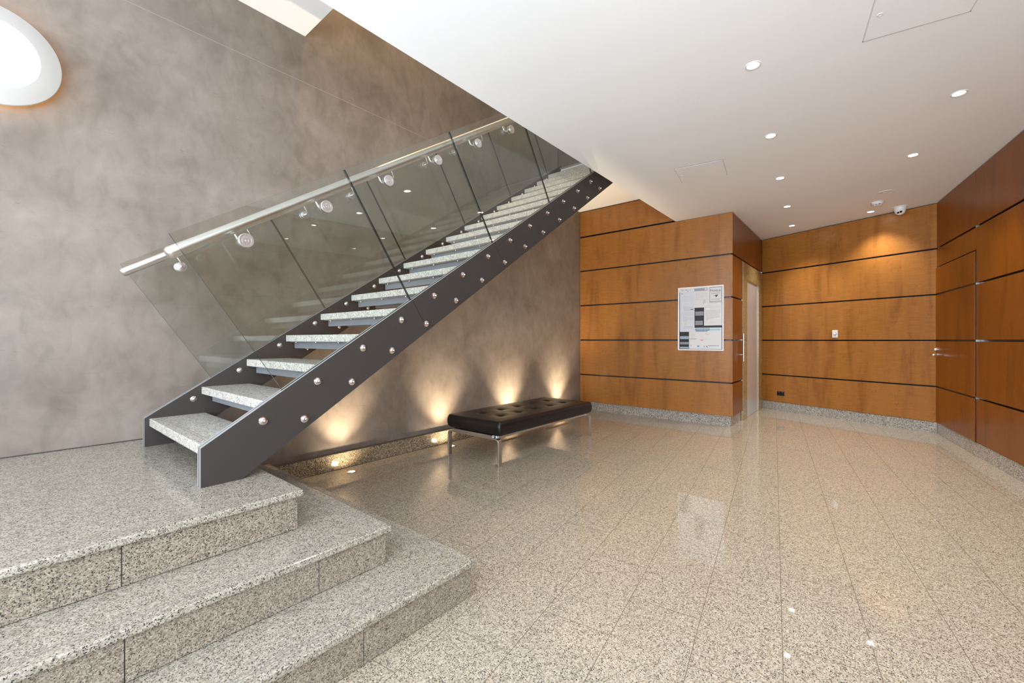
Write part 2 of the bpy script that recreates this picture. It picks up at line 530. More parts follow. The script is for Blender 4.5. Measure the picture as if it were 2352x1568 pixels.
# walls around the upper part of the stair well
c = MB(); c.box(1.60, 1.758, VY, PY, HI + .2, 6.2)
struct(c.build('wall_upper_west', M['paint']))
c = MB(); c.box(1.758, 9.3, 2.05, VY, UF, 6.2); c.box(XE, 1.758, 2.05, VY, UF, HI + .2)
struct(c.build('wall_upper_south', M['paint']))
c = MB(); c.box(8.2, 8.4, VY, PY, UF, 6.2)
struct(c.build('wall_upper_east', M['plaster']))

# plaster wall with its day joint
w = MB(); w.box(XE, 9.3, PY, 4.1, 0, 3.522); w.box(XE, 9.3, PY, 4.1, 3.526, 6.2)
wall_p = struct(w.build('wall_left', [M['plaster']]))
w = MB(); w.box(XE, 9.3, PY - .0006, PY + .02, 3.5215, 3.5265)
w.build('plaster_joint', plain('filled_plaster_joint', (.335, .29, .25), .6, var=.3), wall_p)

# granite skirting under the plaster wall, standing proud with a dark ledge
bb = MB()
xs = [1.20, 1.827, 2.429, 3.035, 3.64, 4.245, 4.85, 5.455, 6.06, AX]
for a, b in zip(xs[:-1], xs[1:]): bb.box(a + .0012, b - .0012, 3.815, PY, 0, .150)
sk = struct(bb.build('baseboard_left', M['skirt_warm'], bevel=.0015, seg=1))
bb = MB(); bb.box(1.20, AX, 3.815, PY - .0005, .1502, .1530)
bb.build('ledge_cap', plain('bronze_ledge_cap', (.10, .085, .07), .35, .2), sk)
bb = MB(); bb.box(1.20, AX, 3.8125, 3.8148, 0, .004)
bb.build('sealant_line', M['gap'], sk)


# ------------------------------------------------------------------ timber walls built in their own axes: x along the wall, y into the wall
def wall_frame(name, p, q, top, flip=False):
    """root object placed at p with local +x towards q; local -y faces the room"""
    d = Vector((q[0] - p[0], q[1] - p[1]))
    return d.length, math.atan2(d.y, d.x)


def timber_wall(name, p, q, seams, top, panels=None, back=(0.030, .10), x0=0, x1=None):
    ln, ang = wall_frame(name, p, q, top)
    if x1 is None: x1 = ln
    b = MB(); b.box(x0, x1, back[0], back[1], 0, top)
    root = struct(b.build(name, M['black']))
    root.location = (p[0], p[1], 0); root.rotation_euler = (0, 0, ang)
    zs = [0.150] + seams + [top - .004]
    rows = []
    for i in range(len(zs) - 1):
        rows.append((zs[i] + (.0105 if i else 0), zs[i + 1] - (.0105 if i < len(zs) - 2 else .006)))
    return root, rows


SE1 = [.615, 1.2161, 1.8168, 2.4175]
SE3 = [.611, 1.211, 1.809, 2.406]

# wall with the notice board (x = AX), local x runs from the plaster wall towards the corner (-y)
w1, rows = timber_wall('wall_back', (AX, PY), (AX, BY), SE1, CZ - .002, x1=PY - BY - .04)
L1 = PY - BY
for (a, b) in rows[:-1]:
    m_ = MB(); m_.box(.006, L1, 0, .018, a, b); m_.build('wood_panel', M['wood'], w1, bevel=.0012, seg=1)
a, b = rows[-1]
m_ = MB(); m_.box(.006, L1, 0, .018, a, CZ - .006); m_.build('wood_panel', M['wood'], w1, bevel=.0012, seg=1)
m_ = MB(); m_.box(0, PY - VY, .030, .10, CZ - .002, 3.464); m_.build('backing', M['black'], w1)
m_ = MB(); m_.box(.006, PY - VY - .001, 0, .018, 3.026, 3.448); m_.build('wood_panel', M['wood'], w1, bevel=.0012, seg=1)
m_ = MB(); m_.box(.0, PY - VY - .001, -.004, .016, 3.4565, 3.4645); m_.build('shadow_bead', M['alu'], w1)
# aluminium inserts seen in the gaps
m_ = MB()
for z in SE1: m_.box(.3, L1 - .02, .0285, .0298, z - .0042, z + .0042)
m_.build('gap_insert', plain('dark_anodised_insert', (.10, .10, .11), .25, .9), w1)
# skirting of this wall
m_ = MB()
js = [0.055, .62, 1.22, 1.82, L1 - .0287]
for a, b in zip(js[:-1], js[1:]): m_.box(a, b - .0015, .0287, .0297, 0, .148)
m_.box(L1 - .2, L1 - .0287, .0297, .034, 0, .148)
bs = struct(m_.build('baseboard_back', M['skirt']))
bs.location = w1.location; bs.rotation_euler = w1.rotation_euler

# lift wall (y = BY): local x = world x - AX
w2, rows2 = timber_wall('wall_lift', (AX, BY), (9.0, BY), SE1, CZ - .002, x0=.030, x1=D2.x - AX + .1)
XL = D2.x - AX
FX0, FX1, OX0, OX1 = 7.185 - AX, 8.70 - AX, 7.455 - AX, 8.392 - AX
m_ = MB(); m_.box(.0185, XL, 0, .018, rows2[4][0], rows2[4][1]); m_.build('wood_panel', M['wood_upright'], w2, bevel=.0012, seg=1)
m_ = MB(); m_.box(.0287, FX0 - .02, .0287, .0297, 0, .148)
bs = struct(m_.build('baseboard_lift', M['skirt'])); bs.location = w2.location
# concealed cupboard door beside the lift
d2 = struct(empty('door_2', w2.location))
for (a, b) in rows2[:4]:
    m_ = MB(); m_.box(.0185, FX0 - .035, 0, .018, a, b); m_.build('door_leaf', M['wood_upright'], d2, bevel=.0012, seg=1)
m_ = MB(); m_.tube([(6.967 - AX, -.052, .905), (6.967 - AX, -.052, 1.312)], .011, 16)
hd = m_.build('pull_handle', M['steel'], d2, smooth=True)
hd['label'] = 'brushed steel bar handle'
m_ = MB()
for z in (1.0, 1.22): m_.tube([(6.967 - AX, 0, z), (6.967 - AX, -.052, z)], .006, 12)
m_.build('handle_post', M['steel'], hd, smooth=True)
# aluminium edge trim between cupboard and lift surround
m_ = MB(); m_.box(FX0 - .030, FX0 - .024, -.001, .02, .15, 2.41); m_.build('edge_trim', M['alu'], d2)
# lift entrance
d1 = struct(empty('door_1', w2.location))
m_ = MB()
m_.box(FX0, OX0, -.006, .0295, 0, 2.402); m_.box(OX1, FX1, -.006, .0295, 0, 2.402); m_.box(OX0, OX1, -.006, .0295, 2.150, 2.402)
m_.build('granite_surround', M['gold_granite'], d1, bevel=.002, seg=1)
# the lift opening cuts through the backing: reveal and doors sit in front of it
m_ = MB(); m_.box(OX0, OX0 + .45 * 0 + (OX1 - OX0) / 2 - .001, .012, .028, .004, 2.150)
m_.build('door_leaf', M['lift_steel'], d1)
m_ = MB(); m_.box(OX0 + (OX1 - OX0) / 2 + .001, OX1, .012, .028, .004, 2.150)
m_.build('door_leaf', M['lift_steel'], d1)
m_ = MB(); m_.box(OX1 - .008, OX1 - .001, .0085, .0118, .004, 2.149); m_.box(OX0 + .001, OX0 + .008, .0085, .0118, .004, 2.149)
m_.build('steel_jamb', plain('satin_jamb', (.55, .54, .53), .5, .6), d1)

# right part of the back wall, from the lift corner to the far corner
w3, rows3 = timber_wall('wall_right_back', D2, C2, SE3, CZ - .002, x0=-.02)
L3 = (C2 - D2).length
for (a, b) in rows3:
    m_ = MB(); m_.box(.002, L3, 0, .018, a, b); m_.build('wood_panel', M['wood'], w3, bevel=.0012, seg=1)
m_ = MB()
js = [-.02, .60, 1.18, 1.758, L3 - .0]
for a, b in zip(js[:-1], js[1:]): m_.box(a + .001, b - .001, .006, .0299, 0, .146)
bs = struct(m_.build('baseboard_right_back', M['skirt'])); bs.location = w3.location; bs.rotation_euler = w3.rotation_euler

# long right wall: local x from the far corner towards the camera side
w4, rows4 = timber_wall('wall_right', C2, W4E, SE3, CZ - .002, x1=7.25)
L4 = 7.25        # the timber ends where the added side glazing begins
DX = 1.262
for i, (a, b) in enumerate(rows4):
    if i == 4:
        m_ = MB(); m_.box(.002, DX - .0015, 0, .018, a, b); m_.build('wood_panel', M['wood_upright'], w4, bevel=.0012, seg=1)
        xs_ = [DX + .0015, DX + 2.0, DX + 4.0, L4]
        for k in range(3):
            m_ = MB(); m_.box(xs_[k] + .001, xs_[k + 1] - .001, 0, .018, a, b); m_.build('wood_panel', M['wood_upright'], w4, bevel=.0012, seg=1)
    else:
        m_ = MB(); m_.box(DX + .002, L4, 0, .018, a, b); m_.build('wood_panel', M['wood_upright'], w4, bevel=.0012, seg=1)
m_ = MB(); m_.box(.002, DX - .002, 0, .018, 2.166, 2.398); m_.build('wood_panel', M['wood_upright'], w4, bevel=.0012, seg=1)
m_ = MB()
for z in SE3: m_.box(DX - .004, DX + .003, -.001, .029, z - .0105, z + .0105)
m_.build('gap_clip', M['alu'], w4)
m_ = MB()
js = [1.338, 2.198, 3.06, 3.92, 4.78, 5.64, 6.5, L4]
for a, b in zip(js[:-1], js[1:]): m_.box(a + .003, b - .003, .006, .0299, 0, .146)
bs = struct(m_.build('baseboard_right', M['skirt'])); bs.location = w4.location; bs.rotation_euler = w4.rotation_euler
# concealed door in that wall, standing slightly proud
d3 = struct(empty('door_3', w4.location, w4.rotation_euler[2]))
dz = [(.150, SE3[0] - .0105), (SE3[0] + .0105, SE3[1] - .0105), (SE3[1] + .0105, SE3[2] - .0105), (SE3[2] + .0105, 2.152)]
for (a, b) in dz:
    m_ = MB(); m_.box(-.004, DX - .004, -.010, .0, a, b); m_.build('door_leaf', M['wood_upright'], d3, bevel=.0012, seg=1)
m_ = MB(); m_.box(.0, DX - .004, -.004, .024, .15, 2.150); m_.build('door_core', M['black'], d3)
m_ = MB(); m_.box(.0, 1.333, .006, .0299, .002, .142); m_.build('door_kick', M['skirt'], d3)
# handle set
hs = MB(); hs.lathe((.050, -.010, 1.030), (0, -1, 0), [(0, .024), (.008, .024), (.010, .020)], 24)
lv = hs.build('handle_rose', M['chrome'], d3, smooth=True)
m_ = MB(); m_.tube([(.050, -.028, 1.030), (.050, -.058, 1.030), (.054, -.067, 1.030), (.066, -.072, 1.030), (.175, -.074, 1.030)], .0095, 14)
m_.build('lever', M['chrome'], lv, smooth=True)
hs = MB(); hs.lathe((.050, -.010, 1.098), (0, -1, 0), [(0, .026), (.012, .026), (.014, .022), (.030, .018), (.032, .014)], 24)
hs.build('lock_cylinder', M['chrome'], d3, smooth=True)

# wall switch and power outlet on the right part of the back wall
def place_on(o, w, x, z):
    o.matrix_world = Matrix.Translation((w.location.x, w.location.y, 0)) @ Matrix.Rotation(w.rotation_euler[2], 4, 'Z') @ Matrix.Translation((x, 0, z))


sw = empty('dimmer_switch'); place_on(sw, w3, 1.158, 1.312)
tag(sw, 'small white wall plate with a round dimmer knob on the far timber wall', 'light switch')
m_ = MB(); m_.box(-.037, .037, -.009, 0, -.058, .058); m_.build('wall_plate', M['white'], sw, bevel=.003)
m_ = MB(); m_.lathe((0, -.009, 0), (0, -1, 0), [(0, .019), (.012, .018), (.015, .014)], 24)
k = m_.build('knob', M['white'], sw, smooth=True)
m_ = MB(); m_.lathe((0, -.0092, 0), (0, -1, 0), [(0, .0235), (.002, .0235)], 24); m_.build('knob_ring', M['grey_plastic'], sw, smooth=True)
so = empty('power_socket'); place_on(so, w3, .332, .298)
tag(so, 'black double power socket low on the far timber wall above its skirting', 'power socket')
m_ = MB(); m_.box(-.062, .062, -.008, 0, -.036, .036); m_.build('wall_plate', M['socket'], so, bevel=.003)
for cx in (-.030, .030):
    m_ = MB()
    m_.prism_xz([(cx - .014, -.022), (cx + .014, -.022), (cx + .014, .014), (cx - .014, .014)], -.0090, -.008)
    m_.build('outlet_face', M['black'], so)
    m_ = MB(); m_.box(cx - .006, cx + .006, -.011, -.008, .018, .028); m_.build('rocker', M['grey_plastic'], so)

# ------------------------------------------------------------------ glazing added behind the camera as unseen light source
win = MB()
for y in (-2.3, -1.2, -.05, 1.1, 2.25, 3.0, 3.84): win.box(XE - .06, XE, y - .03, y + .03, 0, HI)
for z in (.03, 2.35, 3.0): win.box(XE - .06, XE, -2.33, PY, z - .03, z + .03)
struct(win.build('added_window_1', plain('dark_window_frame', (.05, .05, .055), .4)))
win = MB()
q0 = 7.25; q1 = (W4E - C2).length
for x in (q0 + .03, q0 + 1.3, q0 + 2.6, q1 - .03): win.box(x - .03, x + .03, 0, .06, 0, CZ)
for z in (.03, 2.35, CZ - .03): win.box(q0, q1, 0, .06, z - .03, z + .03)
w_ = struct(win.build('added_window_2', bpy.data.materials['dark_window_frame']))
w_.location = (C2.x, C2.y, 0); w_.rotation_euler = (0, 0, math.atan2(W4D.y, W4D.x))
c = MB(); c.box(XE - .1, XE, -2.6, VY, CZ, UF)
struct(c.build('wall_front', M['paint']))

# ------------------------------------------------------------------ granite entry steps and landing
RZ = [.1755, .3505, .531]
SX = [1.438, 1.160, .880]; SY = [1.448, 1.730, 2.012]
T = .030; OV = .020
st = empty('granite_steps', (0.2, 2.0, 0))
tag(st, 'three broad speckled granite steps rising to the landing below the staircase', 'steps')


def child(mb, name, mat, **kw):
    o = mb.build(name, mat, None, **kw)
    o.parent = st
    o.matrix_parent_inverse = st.matrix_world.inverted() if False else Matrix.Translation(-st.location)
    return o


RJ = [[.875, .27, -.33, -.93], [.245, .843, -.355, -.95], [.277, -.33, -.93]]
for i in range(3):
    x1, y0 = SX[i], SY[i]
    zt = RZ[i]; zb = RZ[i - 1] if i else 0
    # slab with a rounded nosing
    m_ = MB()
    if i < 2:
        nx, ny = SX[i + 1] - .02, SY[i + 1] + .02
        m_.prism_xy([(XE, y0 - OV), (x1 + OV, y0 - OV), (x1 + OV, 3.862), (nx, 3.862), (nx, ny), (XE, ny)], zt - T, zt)
    else:
        m_.prism_xy([(XE, y0 - OV), (x1 + OV, y0 - OV), (x1 + OV, 3.862), (XE, 3.862)], zt - T, zt)
    child(m_, 'tread_slab' if i < 2 else 'landing_slab', M['step'], bevel=.007, seg=3)
    # risers
    ends = sorted([XE] + RJ[i] + [x1])
    m_ = MB()
    for a, b in zip(ends[:-1], ends[1:]): m_.box(a + .0018, b - .0018, y0, y0 + .02, zb + .003, zt - T)
    ye = [y0 + .02] + [y0 + .62 * k for k in range(1, 5) if y0 + .62 * k < 3.8] + [3.862]
    for a, b in zip(ye[:-1], ye[1:]): m_.box(x1 - .02, x1, a + .0018, b - .0018, zb + .003, zt - T)
    child(m_, 'riser', M['riser'])
    m_ = MB(); m_.prism_xy([(XE, y0 + .003), (x1 - .003, y0 + .003), (x1 - .003, 3.862), (x1 - .018, 3.862), (x1 - .018, y0 + .018), (XE, y0 + .018)], zb + .0005, zt - T - .0005)
    child(m_, 'riser_backing', M['gap'])
    # two fine grooves along each nosing
    m_ = MB()
    for g in (.050, .068):
        a, b = y0 - OV + g, x1 + OV - g
        m_.box(XE, b, a - .0022, a + .0022, zt, zt + .0004)
        m_.box(b - .0022, b + .0022, a + .0023, 3.8699, zt, zt + .0004)
    child(m_, 'nosing_groove', plain('groove_grey', (.25, .235, .21), .6) if i == 0 else bpy.data.materials['groove_grey'])
# joints of the landing paving
m_ = MB()
for x in (.26, -.345, -.95, -1.55): m_.box(x - .0012, x + .0012, 2.10, 3.86, RZ[2], RZ[2] + .0003)
m_.box(XE, .78, 3.18 - .0012, 3.18 + .0012, RZ[2], RZ[2] + .0003)
child(m_, 'paving_joint', plain('pale_joint', (.30, .285, .25), .4))
m_ = MB(); m_.box(XE, .9, PY - .0085, PY - .0005, RZ[2] - .01, RZ[2] + .004)
child(m_, 'wall_joint', M['gap'])

# ------------------------------------------------------------------ staircase
MS = .182 / .281
U = Vector((1, MS)).normalized(); NV = Vector((-U.y, U.x))
stair = empty('staircase', (.60, 2.97, .531))
tag(stair, 'open steel staircase with pale granite treads, glass sides and round steel handrails', 'staircase')
SINV = Matrix.Translation(-stair.location)
XEND = 5.455


def sp(mb, name, mat, parent=stair, **kw):
    o = mb.build(name, mat, None, **kw)
    o.parent = parent
    if parent is stair: o.matrix_parent_inverse = SINV
    return o


def topz(x): return .715 + MS * (x - .60)
def botz(x): return .531 + MS * (x - .771)


P0 = Vector((.968, topz(.968)))
PITCH = .9925
B = [P0 + U * PITCH * k for k in range(6)]


def below(p, d):     # point d below the top line measured square to the slope
    return p - NV * d


DEP = .295 * U.x      # square depth of the stringer
poly_full = [(.60, .532), (.771, .532), (XEND, botz(XEND)), (XEND, topz(XEND)), (.60, topz(.60))]


def plate(y0, y1, mats, split):
    m_ = MB()
    if not split:
        m_.prism_xz(poly_full, y0, y1, 0, 1)
        return m_
    g = .002
    first = [(.60, .532), (.771, .532)]
    e = below(B[1], DEP)
    pc = first + [tuple(e - U * g), tuple(B[1] - U * g), (.60, topz(.60))]
    m_.prism_xz(pc, y0, y1, 0, 1)
    for k in range(1, 5):
        a0, a1 = B[k] + U * g, B[k + 1] - U * g
        if k == 4: pc = [tuple(below(a0, DEP)), (XEND, botz(XEND)), (XEND, topz(XEND)), tuple(a0)]
        else: pc = [tuple(below(a0, DEP)), tuple(below(a1, DEP)), tuple(a1), tuple(a0)]
        m_.prism_xz(pc, y0, y1, 0, 1)
    return m_


def bolt(p, ydir, washer_r, tip=True):
    m_ = MB()
    if tip:
        m_.lathe(p, (0, ydir, 0), [(0, washer_r), (.003, washer_r), (.004, washer_r * .82), (.006, washer_r * .62), (.013, washer_r * .60), (.015, washer_r * .42),
                                   (.024, washer_r * .38), (.028, washer_r * .2), (.029, 0)], 20)
    else:
        m_.lathe(p, (0, ydir, 0), [(0, washer_r), (.002, washer_r), (.004, washer_r * .8), (.008, washer_r * .72), (.012, washer_r * .5), (.014, 0)], 20)
    return m_


for side in (0, 1):
    if side == 0: yo0, yo1, ys0, ys1, yi0, yi1 = 2.375, 2.393, 2.394, 2.4065, 2.407, 2.425
    else: yo0, yo1, ys0, ys1, yi0, yi1 = 3.597, 3.615, 3.5835, 3.5965, 3.565, 3.583
    root = sp(plate(yi0, yi1, None, False), 'stringer', [M['dark_steel'], M['steel_edge']])
    op = sp(plate(yo0, yo1, None, True), 'outer_plate', [M['dark_steel'], M['steel_edge']], root)
    for p in op.data.polygons:      # the butt joints of the cladding are dark
        if abs(p.normal.x * U.x + p.normal.z * U.y) > .98 and p.center.x > 1.0: p.material_index = 0
    # packer closing the slot below the first pane and deep in the slot
    m_ = MB()
    m_.prism_xz([(.602, .533), (.771, .533), tuple(below(Vector((P0.x - .004, topz(P0.x - .004))), DEP - .002)), (P0.x - .004, topz(P0.x - .004) - .0015), (.602, topz(.602) - .0015)], ys0, ys1)
    sp(m_, 'packer', M['steel_edge'], root)
    m_ = MB()
    pb = P0 + U * .001
    m_.prism_xz([tuple(below(pb, DEP - .003)), (XEND - .01, botz(XEND - .01) + .003), (XEND - .01, topz(XEND - .01) - .17), tuple(below(pb, .140))], ys0, ys1)
    sp(m_, 'packer', M['gap'], root)
    # bolts
    proto = []
    if side == 0:
        for (x, z) in ((.866, .806), (1.075, .787)):
            o = bolt((x, yo0, z), -1, .0215).build('bolt', M['polished'], root, smooth=True); proto.append(o)
    else:
        for (x, z) in ((.860, .813),):
            o = bolt((x, yi0, z), -1, .019, False).build('bolt', M['polished'], root, smooth=True); proto.append(o)
        o = bolt((1.075, yi0, .787), -1, .016, False).build('bolt', M['polished'], root, smooth=True); proto.append(o)
    for o in proto:
        for k in range(1, 16 if o is proto[0] else 15):
            cpy = o.copy(); COL.objects.link(cpy)
            cpy.location = (.281 * k, 0, .182 * k)
    # glass panes
    gy0, gy1 = (2.3945, 2.4055) if side == 0 else (3.5845, 3.5955)
    H_ = .884
    for k in range(6):
        a = B[k] + U * (.004 if k else 0)
        if k < 5:
            b = B[k + 1] - U * .004
            pc = [below(a, .12), below(b, .12), b + NV * H_, a + NV * H_]
        else:
            xe = 5.42
            bb_ = Vector((xe, topz(xe)))
            lo = .12 / U.x
            hi = H_ / U.x
            pc = [below(a, .12), Vector((xe, bb_.y - lo)), Vector((xe, bb_.y + hi)), a + NV * H_]
        m_ = MB(); m_.prism_xz([tuple(p) for p in pc], gy0, gy1, 0, 1)
        sp(m_, 'glass_panel', [M['glass'], M['glass_edge']])
    # handrail
    ry = 2.470 if side == 0 else 3.520
    rx0, rz0 = (.493, 1.613) if side == 0 else (.482, 1.630)
    rr = .0295 if side == 0 else .0265
    ln = (5.55 - rx0) / U.x
    m_ = MB()
    m_.lathe((rx0, ry, rz0), (U.x, 0, U.y), [(-.001, 0), (.0, rr * .55), (.004, rr * .82), (.011, rr * .97), (.016, rr), (ln, rr)], 32)
    rail = sp(m_, 'handrail', M['steel'], smooth=True)
    gyc = 2.40 if side == 0 else 3.59
    sgn = 1 if side == 0 else -1       # direction from glass to rail
    first = None
    for k in range(11):
        dx = .4155 * k
        if first is None:
            x, z = .793, 1.717
            q = MB()
            rise = ((rz0 + MS * (x - rx0)) - z) * U.x      # square distance from the disc to the rail axis
            def ap(o_, up): return (x + NV.x * up, gyc + sgn * o_, z + NV.y * up)
            q.tube([ap(.006, 0), ap(.044, 0), ap(.058, .004), ap(.067, .014), ap(.070, .030), ap(.070, rise - rr * .8)], .0068, 12)
            first = q.build('rail_bracket', M['polished'], rail, smooth=True)
            q = MB()
            q.lathe((x, gyc - sgn * .006, z), (0, -sgn, 0), [(0, .0335), (.001, .035), (.003, .035), (.0032, .0335), (.0045, .0335), (.0047, .035), (.011, .035), (.013, .033), (.0128, .0225), (.0122, .022), (.0128, .0215), (.013, .010), (.010, .009), (.010, .005), (.014, .0045), (.014, 0)], 32)
            d_a = q.build('clamp_disc', M['disc'], first, smooth=True)
            q = MB()
            q.lathe((x, gyc + sgn * .006, z), (0, sgn, 0), [(0, .032), (.009, .032), (.011, .028), (.013, .010)], 32)
            d_b = q.build('clamp_disc', M['disc'], first, smooth=True)
            # sub-parts stop at the third level: the discs hang from the rail, not from the bracket
            for d_ in (d_a, d_b): d_.parent = rail
        else:
            for o in (first, d_a, d_b):
                cpy = o.copy(); COL.objects.link(cpy); cpy.location = (dx, 0, MS * dx)

# treads with their carriers
tread0 = None
for k in range(17):
    if tread0 is None:
        x, z = .624, .711
        m_ = MB(); m_.box(x, x + .305, 2.4255, 3.5645, z - .051, z)
        tr = sp(m_, 'tread', M['tread'], bevel=.005, seg=2)
        q = MB()
        q.box(x + .060, x + .068, 2.4255, 3.545, z - .104, z - .0515); q.box(x + .068, x + .235, 2.4255, 3.545, z - .058, z - .0515)
        q.box(x + .235, x + .243, 2.4255, 3.545, z - .104, z - .0515); q.box(x + .020, x + .060, 2.50, 3.53, z - .055, z - .0515)
        bm_ = q.build('support_beam', M['beam'], tr)
        q = MB()
        scr = []
        for y in (3.48, 3.15, 2.82, 2.49):
            q = MB(); q.lathe((x + .045, y, z - .055), (0, 0, -1), [(0, .009), (.002, .009), (.006, .0075), (.010, .004), (.011, 0)], 14)
            scr.append(q.build('fixing_screw', M['polished'], tr, smooth=True))
        q = MB()
        for g in (.045, .062): q.box(x + g, x + g + .004, 2.43, 3.56, z, z + .0004)
        gr_ = q.build('nosing_groove', bpy.data.materials['groove_grey'], tr)
        tread0 = (tr, bm_, gr_, *scr)
    else:
        d = Vector((.281 * k, 0, .182 * k))
        t2 = tread0[0].copy(); COL.objects.link(t2); t2.location = tread0[0].location + d
        for o in tread0[1:]:
            c2 = o.copy(); COL.objects.link(c2); c2.parent = t2

# ------------------------------------------------------------------ bench
bench = empty('leather_bench', (3.945, 3.06, 0))
tag(bench, 'black button-tufted leather bench on flat steel legs before the uplit wall', 'bench')
hx, hy = .895, .378
zc0, zc1 = .305, .437


def cushion():
    nx, ny = 120, 56
    r = .030
    btn = [(-.62 + .31 * i, yy) for i in range(5) for yy in (-.125, .125)]
    btn = [(-.60 + .30 * i, yy) for i in range(5) for yy in (-.13, .13)]

    def ztop(x, y):
        e = min(hx - abs(x), hy - abs(y))
        z = zc1 - .010 + .010 * min(1, max(0, e / .12)) ** .5
        for (bx, by) in btn:
            d = math.hypot(x - bx, y - by)
            z -= .018 * math.exp(-(d / .035) ** 2) + .009 * math.exp(-(d / .085) ** 2)
        # creases joining buttons diagonally
        for (ax, ay) in btn:
            for (bx, by) in btn:
                if (bx - ax) > .1 and (bx - ax) < .4 and abs(by - ay) > .1:
                    t = ((x - ax) * (bx - ax) + (y - ay) * (by - ay)) / ((bx - ax) ** 2 + (by - ay) ** 2)
                    if 0 < t < 1:
                        d = abs((x - ax) * (by - ay) - (y - ay) * (bx - ax)) / math.hypot(bx - ax, by - ay)
                        z -= .0022 * math.exp(-(d / .012) ** 2)
        return z
    # section stations from the rounded rim inwards
    m_ = MB()
    xs_ = [-hx + 2 * hx * (.5 - .5 * math.cos(math.pi * i / nx)) * 1 for i in range(nx + 1)]
    xs_ = [-hx + 2 * hx * i / nx for i in range(nx + 1)]
    ys_ = [-hy + 2 * hy * j / ny for j in range(ny + 1)]

    def inset(x, y, amt):
        return (x * (hx - amt) / hx, y * (hy - amt) / hy)

    def rc(x, y, rad=.035):      # round the plan corners
        cx, cy = hx - rad, hy - rad
        ax, ay = abs(x), abs(y)
        if ax > cx and ay > cy:
            dx, dy = ax - cx, ay - cy
            mx = max(dx, dy); l = math.hypot(dx, dy)
            if l > 1e-9:
                k_ = mx / l
                ax, ay = cx + dx * k_, cy + dy * k_
        return math.copysign(ax, x), math.copysign(ay, y)
    # top grid
    idx = {}
    for i, x in enumerate(xs_):
        for j, y in enumerate(ys_):
            X, Y = rc(*inset(x, y, 0))
            e = min(hx - abs(x), hy - abs(y))
            dz_ = 0
            X, Y = inset(X, Y, 0)
            if e < r:
                t = 1 - e / r
                dz_ = r * (1 - math.sqrt(max(0, 1 - t * t)))
            idx[i, j] = len(m_.v)
            m_.v.append((X, Y, ztop(X, Y) - dz_ * .9))
    for i in range(nx):
        for j in range(ny):
            m_.f.append([idx[i, j], idx[i + 1, j], idx[i + 1, j + 1], idx[i, j + 1]]); m_.m.append(0)
    # side walls
    rim = [(i, 0) for i in range(nx)] + [(nx, j) for j in range(ny)] + [(i, ny) for i in range(nx, 0, -1)] + [(0, j) for j in range(ny, 0, -1)]
    prev = [idx[a] for a in rim]
    lv_ = [(.055, .004), (.095, .004), (.122, -.002), (.140, -.014), (.147, -.030)]
    for (dn, outw) in lv_:
        cur = []
        for a in rim:
            X, Y, Z = m_.v[idx[a]]
            cur.append(len(m_.v))
            m_.v.append((X * (hx + outw) / hx, Y * (hy + outw) / hy, zc1 - dn))
        for q in range(len(rim)):
            q2 = (q + 1) % len(rim)
            m_.f.append([prev[q], cur[q], cur[q2], prev[q2]]); m_.m.append(0)
        prev = cur
    m_.f.append(prev[::-1]); m_.m.append(0)
    return m_, btn, ztop


m_, btn, ztop = cushion()
cu = m_.build('cushion', M['leather'], bench, smooth=True)
for p in cu.data.polygons: p.use_smooth = True
q = MB()
for (bx, by) in btn: q.lathe((bx, by, ztop(bx, by) - .002), (0, 0, 1), [(0, .012), (.003, .011), (.005, .007), (.006, 0)], 14)
q.build('button', M['leather'], cu, smooth=True)
# seams on the long side
q = MB()
for xx in (-.60, -.30, 0, .30, .60):
    for sy in (-1, 1): q.box(xx - .0008, xx + .0008, sy * (hy + .0035) - .0012, sy * (hy + .0035) + .0012, zc1 - .09, zc1 - .045)
q.build('seam', M['leather'], cu)
for sx in (-1, 1):
    X = sx * .868
    # inverted U of flat bar in the y-z plane
    t, wd = .014, .050
    path = [(-.360, 0), (-.360, .223)]
    for a in range(1, 8): path.append((-.360 + .045 * (1 - math.cos(R(90 * a / 8))), 0.223 + .045 * math.sin(R(90 * a / 8))))
    path += [(-.315, .268), (.315, .268)]
    for a in range(1, 8): path.append((.315 + .045 * math.sin(R(90 * a / 8)), 0.268 - .045 * (1 - math.cos(R(90 * a / 8)))))
    path += [(.360, .223), (.360, 0)]

    def ribbon(pth):
        q = MB(); n = len(pth); out = []; inn = []
        for i in range(n):
            p0 = Vector(pth[max(0, i - 1)]); p1 = Vector(pth[min(n - 1, i + 1)])
            d = (p1 - p0).normalized(); nn = Vector((d.y, -d.x)) * t
            out.append(Vector(pth[i])); inn.append(Vector(pth[i]) + nn)
        base = 0
        for i in range(n):
            for (p, xx) in ((out[i], X - wd / 2), (out[i], X + wd / 2), (inn[i], X + wd / 2), (inn[i], X - wd / 2)):
                q.v.append((xx, p.x, p.y))
        for i in range(n - 1):
            for k in range(4):
                q.f.append([4 * i + k, 4 * i + (k + 1) % 4, 4 * i + 4 + (k + 1) % 4, 4 * i + 4 + k]); q.m.append(0)
        q.f.append([0, 1, 2, 3]); q.m.append(0); q.f.append([4 * n - 4 + k for k in (3, 2, 1, 0)]); q.m.append(0)
        return q
    # legs are the two ends, the crossbar the middle
    h = len(path) // 2
    nL = 9
    ribbon(path[:nL + 1]).build('leg', M['bench_steel'], bench, bevel=.001, seg=1)
    ribbon(path[nL:len(path) - nL]).build('crossbar', M['bench_steel'], bench, bevel=.001, seg=1)
    ribbon(path[len(path) - nL - 1:]).build('leg', M['bench_steel'], bench, bevel=.001, seg=1)
    q = MB(); q.box(X - .02, X + .02, -.27, .27, .2682, .2905); q.build('spacer', M['bench_steel'], bench)
for yy in (-.30, .30):
    q = MB(); q.box(-.845, .845, yy - .02, yy + .02, .262, .288); q.build('side_rail', M['bench_steel'], bench, bevel=.001, seg=1)

